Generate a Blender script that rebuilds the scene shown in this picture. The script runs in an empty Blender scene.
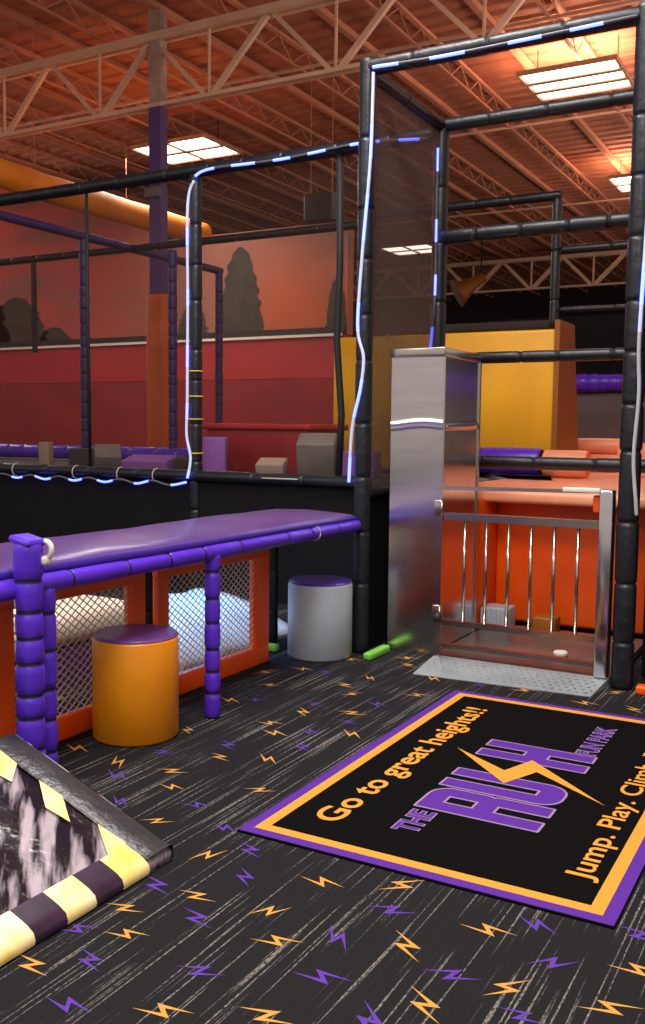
import bpy, math, random
from mathutils import Vector, Matrix
random.seed(7)
S = bpy.context.scene
COL = S.collection
PI = math.pi
V = Vector

# ------------------------------------------------------------------ materials
def srgb(r, g, b):
    f = lambda c: (c/255/12.92) if c/255 <= .04045 else ((c/255+.055)/1.055)**2.4
    return (f(r), f(g), f(b), 1)

def mat(name, col, rough=.5, metal=0, col2=None, nscale=6, nstretch=(1, 1, 1), bump=0, bscale=40, spec=.5,
        emit=None, estr=0, coat=0, thr=(.35, .65), nrot=0):
    m = bpy.data.materials.new(name); m.use_nodes = True
    nt = m.node_tree; p = nt.nodes['Principled BSDF']
    p.inputs['Base Color'].default_value = col
    p.inputs['Roughness'].default_value = rough
    p.inputs['Metallic'].default_value = metal
    p.inputs['Specular IOR Level'].default_value = spec
    p.inputs['Coat Weight'].default_value = coat
    p.inputs['Coat Roughness'].default_value = .15
    if emit:
        p.inputs['Emission Color'].default_value = emit
        p.inputs['Emission Strength'].default_value = estr
    tc = nt.nodes.new('ShaderNodeTexCoord')
    if col2:
        mp = nt.nodes.new('ShaderNodeMapping'); mp.inputs['Scale'].default_value = nstretch
        n = nt.nodes.new('ShaderNodeTexNoise'); n.inputs['Scale'].default_value = nscale; n.inputs['Detail'].default_value = 5
        r = nt.nodes.new('ShaderNodeValToRGB')
        r.color_ramp.elements[0].position = thr[0]; r.color_ramp.elements[1].position = thr[1]
        r.color_ramp.elements[0].color = col; r.color_ramp.elements[1].color = col2
        mr = nt.nodes.new('ShaderNodeMapping'); mr.inputs['Rotation'].default_value = (0, 0, nrot)
        nt.links.new(tc.outputs['Object'], mr.inputs['Vector']); nt.links.new(mr.outputs['Vector'], mp.inputs['Vector']); nt.links.new(mp.outputs['Vector'], n.inputs['Vector'])
        nt.links.new(n.outputs['Fac'], r.inputs['Fac']); nt.links.new(r.outputs['Color'], p.inputs['Base Color'])
    if bump:
        n2 = nt.nodes.new('ShaderNodeTexNoise'); n2.inputs['Scale'].default_value = bscale; n2.inputs['Detail'].default_value = 3
        b = nt.nodes.new('ShaderNodeBump'); b.inputs['Strength'].default_value = bump; b.inputs['Distance'].default_value = .02
        nt.links.new(tc.outputs['Object'], n2.inputs['Vector']); nt.links.new(n2.outputs['Fac'], b.inputs['Height'])
        nt.links.new(b.outputs['Normal'], p.inputs['Normal'])
    return m

def net_mat(name, col, opacity):
    m = bpy.data.materials.new(name); m.use_nodes = True
    nt = m.node_tree; nt.nodes.clear()
    o = nt.nodes.new('ShaderNodeOutputMaterial'); mx = nt.nodes.new('ShaderNodeMixShader')
    t = nt.nodes.new('ShaderNodeBsdfTransparent'); d = nt.nodes.new('ShaderNodeBsdfDiffuse'); d.inputs['Color'].default_value = col
    tc = nt.nodes.new('ShaderNodeTexCoord'); n = nt.nodes.new('ShaderNodeTexNoise'); n.inputs['Scale'].default_value = 2.5
    mr = nt.nodes.new('ShaderNodeMapRange'); mr.inputs['To Min'].default_value = opacity-.06; mr.inputs['To Max'].default_value = opacity+.06
    nt.links.new(tc.outputs['Object'], n.inputs['Vector']); nt.links.new(n.outputs['Fac'], mr.inputs['Value'])
    nt.links.new(mr.outputs['Result'], mx.inputs['Fac'])
    nt.links.new(t.outputs[0], mx.inputs[1]); nt.links.new(d.outputs[0], mx.inputs[2]); nt.links.new(mx.outputs[0], o.inputs['Surface'])
    return m

def carpet_mat():
    m = bpy.data.materials.new('streaked_carpet'); m.use_nodes = True
    nt = m.node_tree; p = nt.nodes['Principled BSDF']; p.inputs['Roughness'].default_value = .95; p.inputs['Specular IOR Level'].default_value = .15
    N = nt.nodes.new; L = nt.links.new
    tc = N('ShaderNodeTexCoord')
    def noise(scale, detail, off=0):
        mp = N('ShaderNodeMapping'); mp.inputs['Scale'].default_value = scale; mp.inputs['Location'].default_value = (off, off, 0)
        n = N('ShaderNodeTexNoise'); n.inputs['Scale'].default_value = 1; n.inputs['Detail'].default_value = detail
        L(tc.outputs['Object'], mp.inputs['Vector']); L(mp.outputs['Vector'], n.inputs['Vector']); return n.outputs['Fac']
    def ramp(x, a, b):
        r = N('ShaderNodeMapRange'); r.inputs['From Min'].default_value = a; r.inputs['From Max'].default_value = b
        L(x, r.inputs['Value']); return r.outputs['Result']
    def mul(a, b):
        k = N('ShaderNodeMath'); k.operation = 'MULTIPLY'; L(a, k.inputs[0]); L(b, k.inputs[1]); return k.outputs[0]
    def mx(a, b):
        k = N('ShaderNodeMath'); k.operation = 'MAXIMUM'; L(a, k.inputs[0]); L(b, k.inputs[1]); return k.outputs[0]
    s1 = ramp(noise((100, 1.15, 1), 0), .672, .75)
    s2 = ramp(noise((140, 2.0, 1), 0, 31.7), .715, .79)
    gr = ramp(noise((260, 60, 1), 2, 5.1), .36, .62)
    f = mul(mx(s1, s2), gr)
    base = N('ShaderNodeMixRGB'); base.inputs['Color1'].default_value = srgb(18, 18, 20); base.inputs['Color2'].default_value = srgb(35, 34, 36)
    L(noise((160, 90, 1), 3, 2.2), base.inputs['Fac'])
    c = N('ShaderNodeMixRGB'); c.inputs['Color2'].default_value = srgb(132, 128, 122)
    L(f, c.inputs['Fac']); L(base.outputs['Color'], c.inputs['Color1']); L(c.outputs['Color'], p.inputs['Base Color'])
    return m

def mural_mat():
    m = bpy.data.materials.new('sunset_wall_paint'); m.use_nodes = True
    nt = m.node_tree; p = nt.nodes['Principled BSDF']; p.inputs['Roughness'].default_value = .8
    N = nt.nodes.new; L = nt.links.new
    tc = N('ShaderNodeTexCoord'); sp = N('ShaderNodeSeparateXYZ'); L(tc.outputs['Object'], sp.inputs[0])
    rx = N('ShaderNodeValToRGB'); mrx = N('ShaderNodeMapRange'); mrx.inputs['From Min'].default_value = -19; mrx.inputs['From Max'].default_value = -9
    L(sp.outputs['X'], mrx.inputs['Value']); L(mrx.outputs['Result'], rx.inputs['Fac'])
    e = rx.color_ramp.elements; e[0].color = srgb(190, 70, 62); e[0].position = .0; e[1].color = srgb(150, 92, 72); e[1].position = 1
    k = e.new(.40); k.color = srgb(176, 72, 58); k = e.new(.62); k.color = srgb(140, 84, 68)
    n = N('ShaderNodeTexNoise'); n.inputs['Scale'].default_value = .7; n.inputs['Detail'].default_value = 4
    mp = N('ShaderNodeMapping'); mp.inputs['Scale'].default_value = (.6, 1, 3); L(tc.outputs['Object'], mp.inputs['Vector']); L(mp.outputs['Vector'], n.inputs['Vector'])
    mx0 = N('ShaderNodeMixRGB'); mx0.inputs['Color2'].default_value = srgb(112, 84, 78)
    rr = N('ShaderNodeMapRange'); rr.inputs['From Min'].default_value = .45; rr.inputs['From Max'].default_value = .75; rr.inputs['To Max'].default_value = .8
    L(n.outputs['Fac'], rr.inputs['Value']); L(rr.outputs['Result'], mx0.inputs['Fac']); L(rx.outputs['Color'], mx0.inputs['Color1'])
    # painted low sun: an orange patch over the horizon at the right
    vd = N('ShaderNodeVectorMath'); vd.operation = 'DISTANCE'; vd.inputs[1].default_value = (-9.9, 16.5, 3.6)
    m2 = N('ShaderNodeMapping'); m2.inputs['Scale'].default_value = (1, 1, 1); L(tc.outputs['Object'], m2.inputs['Vector']); L(m2.outputs['Vector'], vd.inputs[0])
    rg = N('ShaderNodeMapRange'); rg.inputs['From Min'].default_value = 1.9; rg.inputs['From Max'].default_value = .5; L(vd.outputs['Value'], rg.inputs['Value'])
    mx = N('ShaderNodeMixRGB'); mx.inputs['Color2'].default_value = srgb(176, 80, 44); L(rg.outputs['Result'], mx.inputs['Fac']); L(mx0.outputs['Color'], mx.inputs['Color1'])
    L(mx.outputs['Color'], p.inputs['Base Color'])
    return m

M = {}
M['carpet'] = carpet_mat()
M['bolt_yellow'] = mat('carpet_yellow', srgb(196, 142, 66), .95, spec=.1)
M['bolt_purple'] = mat('carpet_purple', srgb(88, 56, 150), .95, spec=.1)
M['deckroof'] = mat('ribbed_roof_deck', srgb(190, 120, 92), .75, col2=srgb(178, 110, 84), nscale=.6)  # warm bounce light painted into a whitish deck as terracotta
M['steel_paint'] = mat('pale_painted_steel', srgb(236, 196, 166), .6, col2=srgb(222, 178, 148), nscale=2)
M['steel_red'] = mat('deck_toned_steel', srgb(200, 134, 106), .6)  # toned towards the deck so the joists show little contrast
M['column_white'] = mat('column_pale_paint', srgb(190, 160, 145), .7, col2=srgb(165, 135, 122), nscale=4)
M['column_purple'] = mat('column_purple_paint', srgb(88, 58, 118), .6)
M['duct'] = mat('orange_duct_fabric', srgb(246, 150, 28), .6, col2=srgb(234, 128, 18), nscale=2)
M['black_foam'] = mat('black_foam_sleeve', srgb(18, 22, 31), .42, col2=srgb(13, 16, 23), nscale=5, bump=.25, bscale=18)
M['black_seam'] = mat('black_seam', srgb(12, 12, 14), .7)
M['purple_foam'] = mat('purple_foam_sleeve', srgb(88, 44, 200), .34, col2=srgb(78, 38, 186), nscale=4, bump=.2, bscale=14)
M['purple_seam'] = mat('dark_purple_seam', srgb(26, 14, 50), .6)
M['purple_vinyl'] = mat('purple_vinyl', srgb(92, 66, 132), .3, col2=srgb(82, 58, 122), nscale=3, bump=.08, bscale=5, coat=.2)
M['purple_dim'] = mat('dark_purple_sleeve', srgb(48, 30, 92), .5)  # darker tone of the purple sleeve for the inner court frame
M['purple_edge'] = mat('dark_violet_vinyl', srgb(60, 36, 140), .35)
M['orange_vinyl'] = mat('orange_vinyl', srgb(244, 92, 14), .38, col2=srgb(234, 80, 10), nscale=3, bump=.12, bscale=8)
M['orange_pad'] = mat('pale_orange_vinyl', srgb(244, 166, 128), .4, col2=srgb(238, 150, 110), nscale=3)
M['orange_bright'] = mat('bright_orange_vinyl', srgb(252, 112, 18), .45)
M['amber_vinyl'] = mat('amber_vinyl', srgb(232, 146, 16), .4, col2=srgb(224, 134, 12), nscale=4, bump=.12, bscale=6)
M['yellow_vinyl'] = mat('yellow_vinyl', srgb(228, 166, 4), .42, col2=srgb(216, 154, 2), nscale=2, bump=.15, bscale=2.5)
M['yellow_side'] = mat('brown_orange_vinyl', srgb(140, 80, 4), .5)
M['stool_purple'] = mat('plum_vinyl', srgb(112, 72, 140), .3, col2=srgb(100, 62, 130), nscale=6)
M['stool_violet'] = mat('violet_vinyl', srgb(70, 36, 140), .35)
M['grey_vinyl'] = mat('grey_vinyl', srgb(172, 182, 192), .42, col2=srgb(162, 172, 182), nscale=5, bump=.08, bscale=5)
M['net_white'] = mat('white_net_cord', srgb(206, 194, 186), .7)
M['net_black'] = net_mat('fine_black_net', srgb(62, 46, 42), .34)
M['net_thin'] = net_mat('thin_black_net', srgb(70, 52, 46), .2)
M['net_side'] = net_mat('dense_black_net', srgb(98, 82, 78), .76)
M['skirt'] = mat('black_skirt_vinyl', srgb(9, 8, 9), .8, col2=srgb(14, 12, 13), nscale=3, spec=.2)
M['black_mat'] = mat('black_mat_pile', srgb(11, 10, 11), .95, spec=.05, bump=.2, bscale=300)
M['mat_purple'] = mat('mat_purple_pile', srgb(84, 44, 140), .95, spec=.1)
M['mat_lilac'] = mat('mat_lilac_outline', srgb(146, 122, 156), .95, spec=.1)
M['mat_yellow'] = mat('mat_yellow_pile', srgb(210, 144, 56), .95, spec=.1)
M['steel'] = mat('brushed_stainless', srgb(214, 212, 215), .18, 1, col2=srgb(206, 204, 208), nscale=3, nstretch=(1, 1, 6), bump=.03, bscale=5)
M['steel_bar'] = mat('polished_stainless', srgb(200, 192, 184), .2, 1)
M['plate'] = mat('grey_tread_plate', srgb(150, 158, 162), .45, .25, col2=srgb(136, 144, 150), nscale=5, bump=.1, bscale=60)
M['inner_floor'] = mat('worn_steel_floor', srgb(126, 112, 104), .35, .4, col2=srgb(106, 94, 88), nscale=4)
M['red_pad'] = mat('red_wall_pad', srgb(172, 30, 36), .5, col2=srgb(158, 24, 30), nscale=1.2)
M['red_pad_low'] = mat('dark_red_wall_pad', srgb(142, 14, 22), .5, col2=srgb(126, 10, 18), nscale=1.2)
M['mural'] = mural_mat()
M['tree'] = mat('painted_tree', srgb(66, 56, 44), .9, col2=srgb(50, 46, 38), nscale=3)
M['ledge'] = mat('pale_pad_edge', srgb(226, 206, 190), .6)
M['dark_wall'] = mat('dark_back_wall', srgb(40, 24, 22), .8, col2=srgb(32, 20, 20), nscale=1)
M['dark_grey_pad'] = mat('dark_grey_wall_pad', srgb(92, 80, 80), .6, col2=srgb(84, 72, 72), nscale=2)
M['bed'] = mat('black_trampoline_bed', srgb(28, 24, 26), .7)
M['led_white'] = mat('led_white', srgb(170, 178, 215), .3, emit=(.60, .68, 1, 1), estr=.32)
M['led_blue'] = mat('led_blue', srgb(150, 160, 250), .3, emit=(.07, .11, 1, 1), estr=4)
M['led_off'] = mat('led_unlit_tube', srgb(84, 86, 98), .35)
M['led_pale'] = mat('led_unlit_white_tube', srgb(176, 176, 184), .35)
M['lamp'] = mat('lit_lamp_panel', (1, 1, 1, 1), .4, emit=(1, .93, .80, 1), estr=4)
M['lamp_frame'] = mat('lamp_frame', srgb(190, 146, 116), .6)
M['tie'] = mat('yellow_tie', srgb(214, 186, 60), .5)
M['tie_pale'] = mat('pale_tie', srgb(176, 164, 150), .5)
M['foam_grey'] = mat('grey_foam', srgb(124, 116, 108), .9, col2=srgb(106, 98, 92), nscale=5)
M['foam_dark'] = mat('charcoal_foam', srgb(58, 50, 48), .9)
M['foam_tan'] = mat('tan_foam', srgb(158, 136, 118), .9)
M['foam_purple'] = mat('purple_foam_block', srgb(142, 84, 164), .85)
M['cream'] = mat('cream_padding', srgb(232, 214, 190), .55, col2=srgb(216, 196, 172), nscale=3, bump=.2, bscale=5)
M['pale_pad'] = mat('white_padding', srgb(196, 200, 206), .5, bump=.2, bscale=5)
M['base_purple'] = mat('dark_purple_base', srgb(84, 44, 108), .7)
M['green'] = mat('green_vinyl', srgb(120, 190, 70), .5)
M['wedge'] = mat('gloss_streaked_black_vinyl', srgb(28, 22, 30), .2, col2=srgb(172, 160, 168), nscale=2.4, nstretch=(1.2, 8, 1.2), bump=.6, bscale=9, thr=(.47, .60), nrot=.80, coat=.4)  # pale noise streaks paint in gloss reflections as well as scuffs
M['wedge_edge'] = mat('grey_black_vinyl', srgb(62, 60, 60), .36, col2=srgb(46, 44, 45), nscale=8, bump=.3, bscale=30)
M['wedge_side'] = mat('black_side_vinyl', srgb(18, 16, 18), .4)
M['tape_yellow'] = mat('yellow_hazard_tape', srgb(238, 208, 92), .4, col2=srgb(244, 234, 190), nscale=6)
M['tape_dark'] = mat('dark_hazard_tape', srgb(58, 32, 58), .35, col2=srgb(40, 26, 42), nscale=14)
M['tag_white'] = mat('white_tag', srgb(220, 212, 200), .6)
M['dark_metal'] = mat('dark_unit_metal', srgb(26, 22, 22), .6)
M['floor_dark'] = M['skirt']

# ------------------------------------------------------------------ mesh builder
class MB:
    def __init__(s): s.v = []; s.f = []; s.mi = []; s.sm = []
    def face(s, idx, mi=0, sm=False): s.f.append(tuple(idx)); s.mi.append(mi); s.sm.append(sm)
    def poly(s, pts, mi=0):
        n = len(s.v); s.v += [V(p) for p in pts]; s.face(range(n, n+len(pts)), mi)
    def box(s, x0, x1, y0, y1, z0, z1, mi=0):
        n = len(s.v)
        s.v += [V((x, y, z)) for x in (x0, x1) for y in (y0, y1) for z in (z0, z1)]
        for q in ((0, 1, 3, 2), (4, 6, 7, 5), (0, 4, 5, 1), (2, 3, 7, 6), (0, 2, 6, 4), (1, 5, 7, 3)): s.face([n+i for i in q], mi)
    def rbox(s, x0, x1, y0, y1, z0, z1, r=.02, mi=0, seg=3):
        # rounded box: grid of a cube pushed onto rounded corners
        c = V(((x0+x1)/2, (y0+y1)/2, (z0+z1)/2)); h = V(((x1-x0)/2, (y1-y0)/2, (z1-z0)/2)); r = min(r, *(h*.98))
        st = [-1]+[0]*0
        def ax(k):
            inner = h[k]-r
            return [-inner-r*math.cos(PI/2*i/seg) if False else -inner-r*(1-math.sin(PI/2*i/seg)) if False else 0 for i in range(1)]
        # spherical corner patches joined by box hull via longitude/latitude rings
        rings = []
        nl = seg
        lats = [-PI/2+PI/2*i/nl for i in range(nl+1)]+[PI/2*i/nl for i in range(nl+1)]
        lons = []
        for q in range(4):
            for i in range(nl+1): lons.append((q, PI/2*q+PI/2*i/nl))
        sg = [(1, 1), (-1, 1), (-1, -1), (1, -1)]
        n0 = len(s.v)
        for li, la in enumerate(lats):
            zc = (-1 if li <= nl else 1)*(h.z-r)
            for (q, lo) in lons:
                cx, cy = sg[q][0]*(h.x-r), sg[q][1]*(h.y-r)
                s.v.append(c+V((cx+r*math.cos(la)*math.cos(lo), cy+r*math.cos(la)*math.sin(lo), zc+r*math.sin(la))))
        k = len(lons); R = len(lats)
        for i in range(R-1):
            for j in range(k):
                s.face((n0+i*k+j, n0+i*k+(j+1) % k, n0+(i+1)*k+(j+1) % k, n0+(i+1)*k+j), mi, True)
        s.face([n0+j for j in range(k)][::-1], mi); s.face([n0+(R-1)*k+j for j in range(k)], mi)
    def bar(s, a, b, w, h=None, mi=0, up=V((0, 0, 1))):
        a = V(a); b = V(b); h = h or w; d = (b-a).normalized()
        if abs(d.dot(up)) > .98: up = V((0, 1, 0))
        x = d.cross(up).normalized(); y = x.cross(d)
        n = len(s.v)
        for p in (a, b):
            for (i, j) in ((-1, -1), (1, -1), (1, 1), (-1, 1)): s.v.append(p+x*(i*w/2)+y*(j*h/2))
        for q in ((0, 3, 2, 1), (4, 5, 6, 7), (0, 1, 5, 4), (1, 2, 6, 5), (2, 3, 7, 6), (3, 0, 4, 7)): s.face([n+i for i in q], mi)
    def tube(s, pts, r, mi=0, sides=12, caps=True, mis=None):
        pts = [V(p) for p in pts]; n0 = len(s.v); N = len(pts); rs = r if isinstance(r, (list, tuple)) else [r]*N
        prev = None
        for i, p in enumerate(pts):
            t = (pts[min(i+1, N-1)]-pts[max(i-1, 0)]).normalized()
            if prev is None:
                u = V((0, 0, 1)) if abs(t.z) < .9 else V((1, 0, 0))
                x = t.cross(u).normalized()
            else: x = (prev-t*prev.dot(t)).normalized()
            prev = x; y = t.cross(x)
            for k in range(sides):
                a = 2*PI*k/sides; s.v.append(p+x*(rs[i]*math.cos(a))+y*(rs[i]*math.sin(a)))
        for i in range(N-1):
            m = mis[i] if mis else mi
            for k in range(sides):
                s.face((n0+i*sides+k, n0+i*sides+(k+1) % sides, n0+(i+1)*sides+(k+1) % sides, n0+(i+1)*sides+k), m, True)
        if caps:
            s.face([n0+k for k in range(sides)][::-1], mis[0] if mis else mi); s.face([n0+(N-1)*sides+k for k in range(sides)], mis[-1] if mis else mi)
    def sleeve(s, a, b, r, seg=.3, jit=.25, groove=.88, sides=16, gw=.012, wob=.03):
        # foam sleeve: lengths of padding separated by tight seams (material 1)
        a = V(a); b = V(b); L = (b-a).length; d = (b-a)/L
        cuts = [0]; 
        while cuts[-1] < L-seg*.6: cuts.append(cuts[-1]+seg*(1+random.uniform(-jit, jit)))
        cuts[-1] = L
        pts = []; rs = []; mis = []
        for i in range(len(cuts)-1):
            t0, t1 = cuts[i], cuts[i+1]; g = min(gw, (t1-t0)*.15); rr = r*(1+random.uniform(-wob, wob))
            prof = [(t0, r*groove), (t0+g*.5, r*groove), (t0+g*.9, rr*.97), (t0+g*2.2, rr), ((t0+t1)/2, rr*1.015), (t1-g*2.2, rr), (t1-g*.9, rr*.97), (t1-g*.5, r*groove)]
            for k, (t, q) in enumerate(prof):
                pts.append(a+d*t); rs.append(q); mis.append(1 if k in (0, 7) else 0)
        pts.append(b); rs.append(r*groove); mis.append(1)
        mis = mis[:-1]
        s.tube(pts, rs, sides=sides, mis=mis)
    def cyl(s, c, r, z0, z1, mi=0, sides=48, bev=.012, mi_top=None):
        n0 = len(s.v); prof = [(r-bev, z0), (r, z0+bev), (r, z1-bev), (r-bev*.3, z1-bev*.3), (r-bev, z1)]
        for (q, z) in prof:
            for k in range(sides):
                a = 2*PI*k/sides; s.v.append(V((c[0]+q*math.cos(a), c[1]+q*math.sin(a), z)))
        for i in range(len(prof)-1):
            for k in range(sides): s.face((n0+i*sides+k, n0+i*sides+(k+1) % sides, n0+(i+1)*sides+(k+1) % sides, n0+(i+1)*sides+k), mi, True)
        s.face([n0+k for k in range(sides)][::-1], mi); s.face([n0+4*sides+k for k in range(sides)], mi if mi_top is None else mi_top)
    def prism(s, pts, z0, z1, mi=0):
        n = len(s.v); k = len(pts)
        s.v += [V((x, y, z0)) for x, y in pts]+[V((x, y, z1)) for x, y in pts]
        s.face([n+i for i in range(k)][::-1], mi); s.face([n+k+i for i in range(k)], mi)
        for i in range(k): s.face((n+i, n+(i+1) % k, n+k+(i+1) % k, n+k+i), mi)
    def rot(s, c, ang, axis='Z', start=0):
        c = V(c); R = Matrix.Rotation(ang, 3, axis)
        for i in range(start, len(s.v)): s.v[i] = R @ (s.v[i]-c)+c
    def build(s, name, mats, parent=None, label=None):
        me = bpy.data.meshes.new(name)
        o0 = V((0, 0, 0))
        if parent is not None:
            q = parent
            while q is not None: o0 = o0+q.location; q = q.parent
        me.from_pydata([tuple(p-o0) for p in s.v], [], s.f)
        if not isinstance(mats, (list, tuple)): mats = [mats]
        for m in mats: me.materials.append(m if not isinstance(m, str) else M[m])
        me.polygons.foreach_set('material_index', s.mi); me.polygons.foreach_set('use_smooth', s.sm)
        me.update()
        import bmesh
        bm = bmesh.new(); bm.from_mesh(me); bmesh.ops.recalc_face_normals(bm, faces=bm.faces); bm.to_mesh(me); bm.free()
        o = bpy.data.objects.new(name, me); COL.objects.link(o)
        if parent is not None: o.parent = parent
        if label: o['label'] = label
        return o

def thing(name, label, cat, loc=(0, 0, 0), group=None):
    o = bpy.data.objects.new(name, None); COL.objects.link(o); o.location = loc; o.empty_display_size = .1
    o['label'] = label; o['category'] = cat
    if group: o['group'] = group
    return o
def tag(o, label, cat, group=None):
    o['label'] = label; o['category'] = cat
    if group: o['group'] = group
    return o
def struct(o, label, cat):
    o['kind'] = 'structure'; o['label'] = label; o['category'] = cat; return o
def one(name, mb, mats, label, cat, loc=(0, 0, 0), group=None):
    """a thing that is one mesh, origin at loc"""
    me_o = mb.build(name, mats); 
    for v in me_o.data.vertices: v.co -= V(loc)
    me_o.location = loc
    return tag(me_o, label, cat, group)

# ------------------------------------------------------------------ camera
f, yaw, pit, rol, H = 952.4, math.radians(29.19), math.radians(5.079), math.radians(.599), 1.5
fwd = V((-math.sin(yaw)*math.cos(pit), math.cos(yaw)*math.cos(pit), -math.sin(pit)))
rt = V((math.cos(yaw), math.sin(yaw), 0)); up = rt.cross(fwd)
r2 = rt*math.cos(rol)+up*math.sin(rol); u2 = -rt*math.sin(rol)+up*math.cos(rol)
cam = bpy.data.cameras.new('camera'); co = bpy.data.objects.new('camera', cam); COL.objects.link(co)
cam.sensor_fit = 'HORIZONTAL'; cam.sensor_width = 36; cam.lens = f/645*36; cam.clip_end = 200; cam.clip_start = .05
mw = Matrix((r2, u2, -fwd)).transposed().to_4x4(); mw.translation = V((0, 0, H)); co.matrix_world = mw
S.camera = co

# ------------------------------------------------------------------ floor with its woven bolts
Y_BOLTS = [(208,855),(157,821),(172,787),(172,771),(197,896),(125,908),(127,934),(32,965),(163,1011),(260,790),(322,882),(402,885),(270,911),(277,941),(407,946),(267,1016),(425,1005),(488,930),(507,988),(610,1008),(638,970),(265,672),(270,685),(303,712),(230,700),(270,723),(275,733),(268,759),(220,757),(345,685),(352,694),(352,713),(352,734),(370,678),(407,658),(408,665),(417,695),(303,669),(77,748),(118,762),(188,730),(537,705),(585,703)]
P_BOLTS = [(117,775),(197,805),(120,801),(157,885),(197,918),(90,960),(200,971),(68,1005),(78,929),(250,850),(245,877),(392,910),(338,938),(322,977),(370,1021),(225,828),(537,925),(553,963),(452,975),(522,1016),(325,672),(315,704),(255,700),(348,722),(310,732),(303,747),(228,745),(377,704),(163,752),(480,685),(640,935)]
def ground(x, y):
    d = r2*((x-322.5)/f)-u2*((y-512)/f)+fwd
    t = -H/d.z; return (d.x*t, d.y*t)
fl = MB()
fl.poly([(-30, -22, 0), (16, -22, 0), (16, 45, 0), (-30, 45, 0)], 0)
ZB = [(-.088, 0), (.026, .031), (.001, -.011), (.088, 0), (-.026, -.031), (-.001, .011)]
def bolt(x, y, mi, ang, sc=1, flip=1):
    c, s_ = math.cos(ang), math.sin(ang)
    pts = [(x+sc*(px*c-flip*py*s_), y+sc*(px*s_+flip*py*c), .0012) for px, py in ZB]
    fl.poly([pts[0], pts[1], pts[5]], mi); fl.poly([pts[5], pts[1], pts[2], pts[4]], mi); fl.poly([pts[2], pts[3], pts[4]], mi)
placed = []
for lst, mi in ((Y_BOLTS, 1), (P_BOLTS, 2)):
    for (px, py) in lst:
        g = ground(px, py); placed.append(g)
        bolt(g[0], g[1], mi, random.choice((.35, -.25, .9, -.7, .1))+random.uniform(-.15, .15)+(0 if mi == 1 else -.2), random.uniform(.8, 1.05), random.choice((1, -1)))
k = 0
for i in range(-22, 12):
    for j in range(3, 40):
        x = i*.235+random.uniform(-.05, .05); y = j*.235+random.uniform(-.05, .05)+(.1 if i % 2 else 0)
        k += 1
        if y > 6.5 or x < -4.4: continue
        if min((x-a)**2+(y-b)**2 for a, b in placed) < .255**2: continue
        placed.append((x, y))
        bolt(x, y, 1 if (i+2*j) % 3 else 2, random.choice((.35, -.25, .9, -.7, .1)), random.uniform(.8, 1.05), random.choice((1, -1)))
struct(fl.build('floor', ['carpet', 'bolt_yellow', 'bolt_purple']), 'black carpet woven with pale streaks and yellow and purple lightning bolts', 'floor')

# ------------------------------------------------------------------ shell
ce = MB(); ZC = 7.40; n = len(ce.v); y = 1.0; prof = []
while y < 40:
    prof += [(y, ZC), (y+.18, ZC), (y+.21, ZC+.035), (y+.31, ZC+.035), (y+.34, ZC)]; y += .34
for (yy, z) in prof:
    ce.v += [V((-30, yy, z)), V((6, yy, z))]
for i in range(len(prof)-1): ce.face((2*i, 2*i+1, 2*i+3, 2*i+2))
struct(ce.build('ceiling', 'deckroof'), 'ribbed metal roof deck with warm bounce light painted in as terracotta', 'ceiling')
wb = MB(); wb.box(-30, 6, 40, 40.3, 0, 7.5); struct(wb.build('wall_back', 'dark_wall'), 'dark brown far end wall of the hall', 'wall')
WYB = 16.5
wl = MB(); n0 = 0
prof = [(-30, 3.3), (-8.72, 3.3), (-8.72, 5.45), (-13.6, 5.45), (-13.6, 6.25), (-18.2, 7.38), (-30, 7.38)]
for yy in (WYB, WYB+.25): wl.v += [V((x, yy, z)) for x, z in prof]
k = len(prof)
wl.face((0, 1, 2, 3, 4, 5, 6)); wl.face((13, 12, 11, 10, 9, 8, 7))
for i in range(k): wl.face((i, (i+1) % k, k+(i+1) % k, k+i))
wall = struct(wl.build('wall_left', 'mural'), 'wall painted with a red and orange sunset sky above the red pads', 'wall')
wp = MB(); wp.box(-30, -8.72, WYB-.15, WYB+.2, 2.46, 3.28); wp.build('upper_wall_pad', 'red_pad', wall)
wp = MB(); wp.box(-30, -8.72, WYB-.17, WYB+.2, .3, 2.45); wp.build('lower_wall_pad', 'red_pad_low', wall)
wp = MB(); wp.bar((-30, WYB-.2, 3.28), (-8.72, WYB-.2, 3.28), .05, .05); wp.build('pad_ledge', 'ledge', wall)
wp = MB(); wp.bar((-30, WYB-.05, 3.38), (-8.72, WYB-.05, 3.38), .05, .13); wp.build('shadow_gap_strip', 'black_seam', wall)
def tree(cx, w, h, z0=3.4):
    t = MB(); L = []; Rr = []
    for i in range(15):
        q = i/14; ww = w*(1-q)**.5*.5*(1 if i % 2 else .86)+.04
        L.append((cx-ww*random.uniform(.9, 1.1), WYB-.02, z0+h*q)); Rr.append((cx+ww*random.uniform(.9, 1.1), WYB-.02, z0+h*q))
    for i in range(14): t.poly([L[i], Rr[i], Rr[i+1], L[i+1]])
    t.build('painted_tree', 'tree', wall)
tree(-11.2, 1.15, 1.75); tree(-12.4, .8, .7); tree(-17.6, 2.2, 1.1); tree(-16.4, 1.1, .35); tree(-19, 2.6, 1.8); tree(-8.95, .42, .95)

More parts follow.
